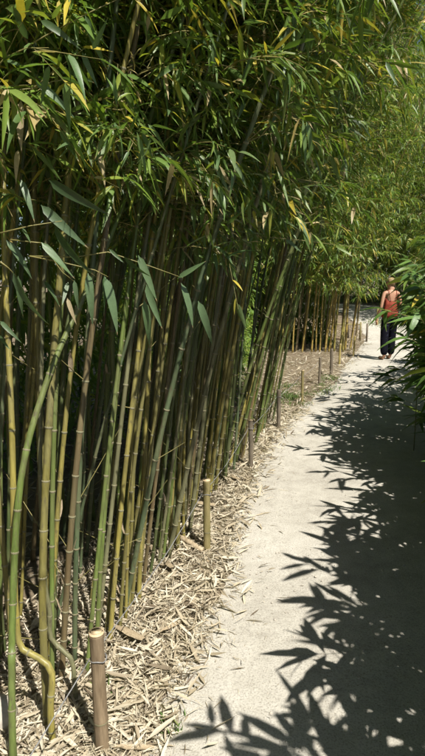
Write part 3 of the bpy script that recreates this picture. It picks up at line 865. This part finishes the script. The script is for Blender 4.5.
# pebbles on the path
def pebbles(n, seed):
    q = np.random.RandomState(seed); ph = (1 + 5 ** .5) / 2
    I = np.array([(-1, ph, 0), (1, ph, 0), (-1, -ph, 0), (1, -ph, 0), (0, -1, ph), (0, 1, ph), (0, -1, -ph), (0, 1, -ph), (ph, 0, -1), (ph, 0, 1), (-ph, 0, -1), (-ph, 0, 1)]) / 1.9
    Fi = np.array([(0, 11, 5), (0, 5, 1), (0, 1, 7), (0, 7, 10), (0, 10, 11), (1, 5, 9), (5, 11, 4), (11, 10, 2), (10, 7, 6), (7, 1, 8), (3, 9, 4), (3, 4, 2), (3, 2, 6), (3, 6, 8), (3, 8, 9), (4, 9, 5), (2, 4, 11), (6, 2, 10), (8, 6, 7), (9, 8, 1)])
    V = []; F = []
    for k in range(n):
        y = 1.2 + 9 * q.rand() ** 1.6; t = q.rand() ** 1.3; x = path_l(y) - .1 + t * (path_r(y) - path_l(y)); s_ = .0015 + .006 * q.rand() ** 3
        tt = max(0, (x - path_l(y)) / (path_r(y) - path_l(y)))
        V.append(I * s_ * q.uniform(.7, 1.3, (1, 3)) * (1, 1, .7) + q.randn(12, 3) * s_ * .12 + np.array([x, y, .008 + .012 * math.sin(math.pi * tt)])); F.append(Fi + 12 * k)
    tag(add('gravel', make_mesh('gravel', np.concatenate(V), [np.concatenate(F)], M['stone'])), 'small pale pebbles strewn over the sandy path', 'gravel', None, 'stuff')
pebbles(2600, 9)

# dry culm sheaths, big enough to single out
def sheath_mesh(seed):
    q = random.Random(seed); V = []; F = []
    n = 8; m_ = 5
    for i in range(n + 1):
        t = i / n; wd = .5 * (math.sin(math.pi * min(1, t * .9 + .12)) ** .7) * .26; lift = .10 * t * t * q.uniform(.7, 1.3)
        for k in range(m_ + 1):
            a = (k / m_ - .5) * 2.4
            V.append((wd * math.sin(a), t, wd * .55 * (1 - math.cos(a)) + lift + q.gauss(0, .006)))
    for i in range(n):
        for k in range(m_):
            b = i * (m_ + 1) + k; F.append((b, b + 1, b + m_ + 2, b + m_ + 1))
    me = bpy.data.meshes.new('sheath'); me.from_pydata(V, [], F); me.polygons.foreach_set('use_smooth', [True] * len(F)); me.update(); me.materials.append(M['sheath'])
    return me
SH = [sheath_mesh(i) for i in range(4)]
sheaths = [(-.30, 2.15, .9, .26, 'broad dry sheath on the litter behind the nearest post'), (-.12, 2.35, 2.4, .22, 'curled dry sheath on the litter, right of the nearest post'),
           (-.38, 2.5, 1.9, .30, 'long dry sheath lying among the first cane feet'), (-.22, 2.75, .3, .24, 'dry sheath on the litter before the olive post'),
           (-.27, 3.0, 1.3, .30, 'pale dry sheath between cane feet left of the olive post'), (-.02, 2.9, 2.6, .18, 'small dry sheath lying at the foot of the olive post'),
           (.02, 3.6, 1.1, .24, 'dry sheath on the litter just past the olive post'), (-.26, 1.9, 2.9, .2, 'small dry sheath touching the nearest post'),
           (-.2, 1.62, 1.7, .18, 'dry sheath at the bottom edge right of the nearest post'), (.22, 4.1, .4, .24, 'dry sheath before the third post')]
for i, (x, y, az, Ls, lb) in enumerate(sheaths):
    o = add('dry_sheath', SH[i % 4]); o.location = (x, y, gz(x, y) + .022); o.rotation_euler = (rnd.gauss(0, .1), rnd.gauss(0, .2) + (3.14 if i % 3 == 0 else 0), az); o.scale = (Ls * .65, Ls * .8, Ls * .8)
    if i % 3 == 0: o.location.z += .04
    tag(o, lb, 'sheath', 'dry cane sheaths on the litter')
# papery sheaths still clasping the lower nodes of some canes
q_ = random.Random(77)
for root, P, nodes, rad, y, row in FRONT:
    if y > 4 or q_.random() > .45: continue
    for a in [n for n in nodes if .05 < n < 1.3]:
        if q_.random() > .16: continue
        az = q_.uniform(0, 6.28); out = Vector((math.cos(az), math.sin(az), 0)); k = q_.uniform(.05, .09)
        o = add('sheath', q_.choice(SH), root)
        o.matrix_basis = frame(P(a) + out * rad(a) * 1.05, Vector((out.x * .22, out.y * .22, 1)), out, k)
# a broken piece of dead cane
MB().tube([(-.32, 3.26, .03), (-.18, 3.14, .035), (-.06, 3.0, .03)], [.017, .016, .015], 9).build('dead_cane', M['sheath'])
tag(bpy.data.objects['dead_cane'], 'broken piece of dead cane lying left of the olive post', 'dead cane')
# stone at the left edge
mb = MB(); rg = []
for i in range(9):
    a = -math.pi / 2 + math.pi * i / 8
    rg.append([(.085 * math.cos(a) * math.cos(b) * (1 + .06 * math.sin(3 * b)) , .075 * math.cos(a) * math.sin(b), .07 + .075 * math.sin(a) * (1 + .05 * math.cos(2 * b))) for b in [2 * math.pi * k / 14 for k in range(14)]])
o = mb.rings(rg).build('stone', M['stone']); o.location = (-.80, 1.74, -.03)
tag(o, 'rounded pale stone at the left edge near the bottom', 'stone')

# ------------------------------------------------------------------ grass
def grass(n, sampler, label, seed, hh=(.03, .10)):
    nrs = np.random.RandomState(seed); B = np.array([(*p, gz(*p) - .003) for p in (sampler(nrs) for _ in range(n))])
    az = nrs.uniform(0, 6.28, n); el = nrs.uniform(.5, 1.4, n)
    D = np.stack([np.cos(az) * np.cos(el), np.sin(az) * np.cos(el), np.sin(el)], 1); Ls = nrs.uniform(*hh, n)
    me = leaf_mesh('grass', B, D, Ls, Ls * .09 + .001, nrs.uniform(.1, .5, n), M['grass'], nrs, nrs.rand(n))
    tag(add('grass', me), label, 'grass', None, 'stuff')
C1 = np.random.RandomState(3).randn(26, 2) * np.array([.22, .65]) + np.array([0, 7.7])
def s_g1(q):
    c = C1[q.randint(len(C1))]; y = c[1] + q.randn() * .09; return path_l(y) - .30 + c[0] + q.randn() * .09, y
grass(2600, s_g1, 'patch of short green grass beside the fifth post', 5)
grass(900, lambda q: (5.35 + q.randn() * .3, 16.8 + q.randn() * .5), 'green grass by the lone pale post left of the woman', 6, (.06, .16))
C2 = [(-.13, 1.72), (-.62, 2.0), (-.66, 2.2), (-.55, 2.35), (-.42, 1.95), (-.05, 3.5), (-.5, 2.6)]
def s_g2(q):
    c = C2[q.randint(len(C2))]; return c[0] + q.randn() * .03, c[1] + q.randn() * .035
grass(200, s_g2, 'tiny green shoots in the litter round the cane feet', 7, (.03, .08))

# ------------------------------------------------------------------ big leaves in the left foreground, on twigs of the near canes
def spray(root, origin, path, leaves, colr=None):
    """path and leaves in world metres; leaf = (base, tip[, colour])"""
    o = Vector(origin)
    br = MB().tube([Vector(p) - o for p in path], [.0026 - .0015 * i / (len(path) - 1) for i in range(len(path))], 5).build('branch', M['twig'], root)
    for lf in leaves:
        a, b = Vector(lf[0]), Vector(lf[1]); d = b - a
        c = lf[2] if len(lf) > 2 else None
        blade(br, a - o, d, d.length * 1.03, (rnd.gauss(.1, .5), -1, .25 + rnd.gauss(0, .3)), None, c)
NEAR_SPRAYS = [
    ([(-0.594, 1.8, 1.678), (-0.448, 1.82, 1.676), (-0.344, 1.84, 1.693), (-0.209, 1.86, 1.648), (-0.1, 1.88, 1.609)], [
        ((-0.101, 1.781, 1.593), (-0.047, 1.774, 1.455), (0.13, 0.2, 0.1)),
        ((-0.047, 1.801, 1.535), (0.012, 1.792, 1.388), (0.13, 0.2, 0.1)),
        ((-0.109, 1.759, 1.609), (-0.023, 1.735, 1.66), (0.11, 0.175, 0.075)),
        ((-0.224, 1.869, 1.589), (-0.172, 1.821, 1.445), (0.13, 0.2, 0.1)),
        ((-0.23, 1.849, 1.536), (-0.201, 1.836, 1.376), (0.11, 0.175, 0.075)),
        ((-0.242, 1.82, 1.682), (-0.182, 1.803, 1.538), (0.11, 0.175, 0.075)),
        ((-0.327, 1.772, 1.699), (-0.28, 1.766, 1.655), (0.11, 0.175, 0.075)),
        ((-0.282, 1.778, 1.674), (-0.206, 1.722, 1.608), (0.07, 0.12, 0.045)),
    ]),
    ([(-0.611, 1.62, 1.735), (-0.53, 1.64, 1.757), (-0.442, 1.66, 1.773)], [
        ((-0.561, 1.678, 1.891), (-0.514, 1.629, 1.786), (0.13, 0.2, 0.1)),
        ((-0.506, 1.674, 1.82), (-0.381, 1.662, 1.699), (0.13, 0.2, 0.1)),
        ((-0.46, 1.61, 1.879), (-0.318, 1.573, 1.78), (0.07, 0.12, 0.045)),
        ((-0.565, 1.665, 1.756), (-0.522, 1.614, 1.71), (0.11, 0.175, 0.075)),
        ((-0.619, 1.684, 1.72), (-0.536, 1.679, 1.623), (0.13, 0.2, 0.1)),
    ]),
    ([(-0.598, 1.66, 1.719), (-0.513, 1.68, 1.711), (-0.46, 1.7, 1.626), (-0.427, 1.72, 1.596)], [
        ((-0.474, 1.689, 1.767), (-0.394, 1.648, 1.602), (0.07, 0.12, 0.045)),
        ((-0.512, 1.676, 1.714), (-0.415, 1.665, 1.611), (0.11, 0.175, 0.075)),
        ((-0.417, 1.672, 1.602), (-0.408, 1.666, 1.513), (0.13, 0.2, 0.1)),
        ((-0.451, 1.731, 1.596), (-0.459, 1.68, 1.53), (0.11, 0.175, 0.075)),
        ((-0.443, 1.681, 1.548), (-0.418, 1.663, 1.471), (0.48, 0.39, 0.24)),
        ((-0.525, 1.728, 1.599), (-0.466, 1.694, 1.536), (0.07, 0.12, 0.045)),
    ]),
    ([(-0.568, 1.72, 1.675), (-0.476, 1.74, 1.658), (-0.372, 1.76, 1.633), (-0.335, 1.78, 1.612)], [
        ((-0.4, 1.785, 1.624), (-0.379, 1.734, 1.471), (0.13, 0.2, 0.1)),
        ((-0.336, 1.736, 1.612), (-0.287, 1.711, 1.439), (0.13, 0.2, 0.1)),
        ((-0.341, 1.748, 1.615), (-0.334, 1.722, 1.494), (0.07, 0.12, 0.045)),
    ]),
    ([(-0.594, 1.56, 1.652), (-0.58, 1.58, 1.636), (-0.566, 1.6, 1.613)], [
        ((-0.549, 1.531, 1.624), (-0.503, 1.513, 1.468), (0.13, 0.2, 0.1)),
        ((-0.566, 1.616, 1.614), (-0.563, 1.613, 1.495), (0.11, 0.175, 0.075)),
        ((-0.588, 1.516, 1.49), (-0.533, 1.478, 1.447), (0.13, 0.2, 0.1)),
        ((-0.603, 1.546, 1.448), (-0.571, 1.514, 1.41), (0.11, 0.175, 0.075)),
    ]),
    ([(-0.609, 1.7, 2.217), (-0.482, 1.72, 2.294), (-0.354, 1.74, 2.365), (-0.255, 1.76, 2.416)], [
        ((-0.589, 1.711, 2.363), (-0.451, 1.691, 2.341), (0.15, 0.22, 0.05)),
        ((-0.377, 1.78, 2.374), (-0.327, 1.768, 2.228), (0.13, 0.2, 0.1)),
        ((-0.433, 1.704, 2.38), (-0.439, 1.692, 2.303), (0.44, 0.35, 0.05)),
        ((-0.222, 1.732, 2.393), (-0.136, 1.716, 2.318), (0.44, 0.35, 0.05)),
        ((-0.343, 1.696, 2.248), (-0.287, 1.651, 2.306), (0.11, 0.175, 0.075)),
        ((-0.486, 1.692, 2.323), (-0.382, 1.658, 2.264), (0.07, 0.12, 0.045)),
    ]),
    ([(-0.568, 1.75, 2.137), (-0.471, 1.77, 2.221), (-0.383, 1.79, 2.289)], [
        ((-0.399, 1.818, 2.288), (-0.355, 1.812, 2.187), (0.11, 0.175, 0.075)),
        ((-0.514, 1.708, 2.167), (-0.398, 1.694, 2.093), (0.13, 0.2, 0.1)),
        ((-0.538, 1.799, 2.16), (-0.439, 1.763, 2.042), (0.15, 0.22, 0.05)),
        ((-0.379, 1.731, 2.269), (-0.289, 1.711, 2.253), (0.44, 0.35, 0.05)),
        ((-0.563, 1.723, 2.123), (-0.571, 1.696, 1.978), (0.48, 0.39, 0.24)),
        ((-0.596, 1.706, 2.225), (-0.513, 1.664, 2.184), (0.11, 0.175, 0.075)),
        ((-0.468, 1.816, 2.237), (-0.365, 1.759, 2.195), (0.07, 0.12, 0.045)),
        ((-0.605, 1.796, 2.0), (-0.602, 1.738, 1.916), (0.48, 0.39, 0.24)),
    ]),
    ([(-0.246, 2.3, 2.261), (-0.089, 2.32, 2.341), (0.069, 2.34, 2.421)], [
        ((-0.202, 2.252, 2.284), (-0.105, 2.235, 2.207), (0.15, 0.22, 0.05)),
        ((-0.091, 2.376, 2.366), (0.006, 2.329, 2.307), (0.11, 0.175, 0.075)),
        ((-0.029, 2.303, 2.372), (0.051, 2.247, 2.416), (0.13, 0.2, 0.1)),
        ((-0.252, 2.331, 2.119), (-0.197, 2.282, 2.026), (0.11, 0.175, 0.075)),
        ((0.048, 2.288, 2.395), (0.145, 2.277, 2.349), (0.15, 0.22, 0.05)),
        ((-0.128, 2.308, 2.319), (-0.144, 2.3, 2.217), (0.44, 0.35, 0.05)),
    ]),
    ([(-0.431, 2.1, 1.964), (-0.267, 2.12, 2.038), (-0.102, 2.14, 2.077), (0.009, 2.16, 2.074)], [
        ((-0.375, 2.1, 1.992), (-0.303, 2.042, 1.885), (0.11, 0.175, 0.075)),
        ((-0.264, 2.093, 2.032), (-0.168, 2.093, 2.066), (0.11, 0.175, 0.075)),
        ((-0.169, 2.056, 2.045), (-0.087, 2.046, 1.968), (0.13, 0.2, 0.1)),
        ((-0.084, 2.152, 2.08), (0.013, 2.13, 2.019), (0.15, 0.22, 0.05)),
        ((-0.299, 2.088, 2.021), (-0.338, 2.082, 1.926), (0.48, 0.39, 0.24)),
        ((-0.236, 2.178, 2.057), (-0.198, 2.152, 1.959), (0.07, 0.12, 0.045)),
    ]),
    ([(0.014, 3.2, 1.828), (0.243, 3.22, 1.852), (0.505, 3.24, 1.831), (0.858, 3.26, 1.788)], [
        ((0.099, 3.177, 1.838), (0.184, 3.173, 1.772), (0.15, 0.22, 0.05)),
        ((0.278, 3.157, 1.847), (0.377, 3.147, 1.89), (0.15, 0.22, 0.05)),
        ((0.418, 3.238, 1.842), (0.516, 3.229, 1.763), (0.11, 0.175, 0.075)),
        ((0.548, 3.155, 1.82), (0.653, 3.126, 1.845), (0.15, 0.22, 0.05)),
        ((0.695, 3.182, 1.805), (0.779, 3.123, 1.736), (0.15, 0.22, 0.05)),
        ((0.211, 3.166, 1.842), (0.244, 3.134, 1.742), (0.11, 0.175, 0.075)),
        ((0.856, 3.251, 1.787), (0.916, 3.226, 1.83), (0.15, 0.22, 0.05)),
    ]),
]
o0 = lean_root.location
for path, leaves in NEAR_SPRAYS: spray(lean_root, o0, path, leaves)

# ------------------------------------------------------------------ the woman on the path, seen from behind
def skinned(name, joints, links_, mat, parent, root=0, sub=2):
    """joints: (x, y, z, rx, ry)"""
    me = bpy.data.meshes.new(name)
    me.from_pydata([j[:3] for j in joints], links_, []); me.update()
    o = add(name, me, parent)
    o.modifiers.new('skin', 'SKIN').use_smooth_shade = True
    sv = me.skin_vertices[0].data if me.skin_vertices else None
    if sv is None:
        bm_ = __import__('bmesh').new(); bm_.from_mesh(me); bm_.verts.layers.skin.verify(); bm_.to_mesh(me); bm_.free()
        sv = me.skin_vertices[0].data
    for i, j in enumerate(joints):
        sv[i].radius = (j[3], j[4]); sv[i].use_root = (i == root)
    ss = o.modifiers.new('smooth', 'SUBSURF'); ss.levels = sub; ss.render_levels = sub
    me.materials.append(mat)
    return o
def person(x, y, yaw):
    root = add('person', None); root.location = (x, y, gz(x, y) + .018); root.rotation_euler = (0, 0, yaw)
    J = [(0, 0, .95, .130, .095), (0, .005, 1.08, .108, .078), (0, .01, 1.22, .118, .085), (0, 0, 1.335, .105, .070), (0, -.005, 1.405, .046, .046),
         (-.012, .012, 1.475, .048, .055), (-.016, .022, 1.545, .068, .080), (-.016, .018, 1.605, .050, .060)]
    E_ = [(0, 1), (1, 2), (2, 3), (3, 4), (4, 5), (5, 6), (6, 7)]
    def chain(start, pts):
        p = start
        for q in pts:
            J.append(q); E_.append((p, len(J) - 1)); p = len(J) - 1
        return p
    for s, arm in ((-1, [(-.150, -.005, 1.345, .046, .042), (-.195, -.03, 1.20, .038, .036), (-.218, -.035, 1.07, .032, .031), (-.236, .02, .95, .030, .027), (-.246, .055, .855, .021, .019), (-.250, .07, .80, .030, .015)]),
                   (1, [(.150, -.005, 1.345, .046, .042), (.200, -.01, 1.20, .038, .036), (.225, .0, 1.075, .032, .031), (.215, .10, .98, .030, .027), (.195, .175, .93, .021, .019), (.185, .21, .91, .030, .015)])):
        e = chain(3, arm)
        hx, hy, hz = arm[-1][:3]
        for k, (oy, ln) in enumerate(((-.024, .062), (-.008, .074), (.009, .070), (.024, .056))):
            chain(e, [(hx, hy + oy, hz - .032, .0085, .0085), (hx + s * -.006, hy + oy * 1.1 + .006, hz - .032 - ln * .5, .0078, .0078), (hx + s * -.016, hy + oy * 1.05 + .014, hz - .032 - ln, .0062, .0062)])
        chain(e - 0, [(hx - s * .004, hy + .034, hz + .004, .0095, .0095), (hx - s * .012, hy + .050, hz - .022, .0085, .0085), (hx - s * .016, hy + .054, hz - .045, .0065, .0065)])
    for s, leg in ((-1, [(-.080, 0, .87, .088, .090), (-.088, .005, .68, .070, .072), (-.088, .01, .49, .052, .055), (-.090, -.02, .30, .048, .052), (-.092, -.03, .10, .032, .034), (-.094, .01, .04, .036, .028), (-.102, .13, .028, .036, .018), (-.104, .165, .024, .028, .013)]),
                   (1, [(.080, 0, .87, .088, .090), (.088, .03, .68, .070, .072), (.088, .06, .49, .052, .055), (.092, .05, .30, .048, .052), (.094, .06, .10, .032, .034), (.098, .10, .04, .036, .028), (.112, .22, .028, .036, .018), (.116, .255, .024, .028, .013)])):
        chain(0, leg)
    # nose and ears, head turned to her left
    chain(6, [(-.075, .075, 1.535, .012, .012), (-.086, .092, 1.528, .010, .010)])
    chain(6, [(-.072, -.025, 1.545, .013, .010)]); chain(6, [(.046, .06, 1.545, .013, .010)])
    body = skinned('body', J, E_, M['skin'], root)
    for ex, ey in ((-.083, .062), (-.052, .090)):
        mb = MB(); mb.rings([[(ex + .009 * math.cos(a) * math.cos(b), ey + .009 * math.cos(a) * math.sin(b), 1.552 + .007 * math.sin(a)) for b in [k * math.pi / 4 for k in range(8)]] for a in (-1.4, -.7, 0, .7, 1.4)])
        mb.build('eye', M['shoe'], body)
    # hair: a cap over the skull, gathered in a low bun
    fwd = Vector((-.62, .78, 0)); right = Vector((.78, .62, 0)); c = Vector((-.016, .016, 1.556))
    rg = []
    for i in range(11):
        a = -1.2 + 2.70 * i / 10
        ring = []
        for k in range(18):
            b = 2 * math.pi * k / 18
            front = max(0, math.cos(b))
            rr = (.084 + .004 * math.sin(b * 9 + i)) * math.cos(a) * (1 - .30 * front * (1 if a < .45 else .15))
            ring.append(c + fwd * (rr * 1.12 * math.cos(b) - .012) + right * rr * .98 * math.sin(b) + Vector((0, 0, .092 * math.sin(a) + (.025 * front if a < .2 else 0))))
        rg.append(ring)
    hair = MB().rings(rg).build('hair', M['hair'], root)
    bc = c - fwd * .105 + Vector((0, 0, .015)); rg = []
    for i in range(8):
        a = -1.5 + 3.0 * i / 7
        rg.append([bc + Vector((.040 * math.cos(a) * math.cos(b) * (1 + .08 * math.sin(4 * b + i)), .040 * math.cos(a) * math.sin(b), .036 * math.sin(a))) for b in [k * math.pi / 6 for k in range(12)]])
    MB().rings(rg).build('bun', M['hair'], hair)
    # red strappy top, loose at the hem
    rg = []
    for z, rx, ry, oy, wv in ((.86, .172, .135, -.002, .010), (.93, .165, .128, -.002, .008), (1.02, .142, .108, 0, .006), (1.10, .126, .096, .004, .004), (1.19, .128, .098, .008, .003), (1.265, .128, .094, .008, .002), (1.285, .118, .086, .008, .0)):
        ring = []
        for k in range(28):
            b = 2 * math.pi * k / 28; wq = wv * math.sin(5 * b + z * 9) + wv * .6 * math.sin(11 * b)
            dip = (-.11 if z > 1.27 else -.10) * max(0, -math.sin(b)) ** .6 if z > 1.25 else 0
            ring.append(((rx + wq) * math.cos(b), oy + (ry + wq) * math.sin(b), z + dip + (.015 * math.sin(3 * b) if z < .9 else 0)))
        rg.append(ring)
    top = MB().rings(rg).build('top', M['red'], root)
    for s in (-1, 1):
        MB().tube([(s * .055, -.088, 1.185), (s * .072, -.088, 1.29), (s * .088, -.060, 1.385), (s * .088, .01, 1.402), (s * .08, .07, 1.355), (s * .07, .10, 1.285)], .0055, 6).build('strap', M['red'], top)
    # loose dark patterned trousers
    TJ = [(0, 0, .985, .135, .100), (0, -.005, .90, .150, .118)]
    TE = [(0, 1)]
    for s, pts in ((-1, [(-.085, -.005, .80, .098, .105), (-.090, .005, .62, .086, .092), (-.092, .005, .42, .080, .086), (-.094, -.015, .22, .078, .084), (-.096, -.022, .085, .064, .072)]),
                   (1, [(.085, .005, .80, .098, .105), (.092, .03, .62, .086, .092), (.094, .05, .42, .080, .086), (.096, .05, .22, .078, .084), (.100, .062, .085, .064, .072)])):
        p = 1
        for q in pts: TJ.append(q); TE.append((p, len(TJ) - 1)); p = len(TJ) - 1
    skinned('trousers', TJ, TE, M['trousers'], root)
    for s, fx_, fy_ in ((-1, -.098, .06), (1, .105, .15)):
        MB().rings([[(fx_ + (.044 - .012 * abs(t)) * math.cos(b), fy_ + .13 * t + .01 * math.sin(b), z) for b in [k * math.pi / 5 for k in range(10)]] for t, z in ((0, .0), (0, .012))]).build('sole', M['shoe'], root)
        MB().tube([(fx_ - .042, fy_ + .06, .012), (fx_ - .03, fy_ + .065, .05), (fx_, fy_ + .068, .058), (fx_ + .03, fy_ + .065, .05), (fx_ + .042, fy_ + .06, .012)], .007, 6).build('sandal_strap', M['shoe'], root)
    tag(root, 'woman in red strappy top and dark patterned trousers on the path, seen from behind', 'person')
person(3.56, 11.0, R(12))
print('leaves', n_leaves, 'objects', len(bpy.data.objects))
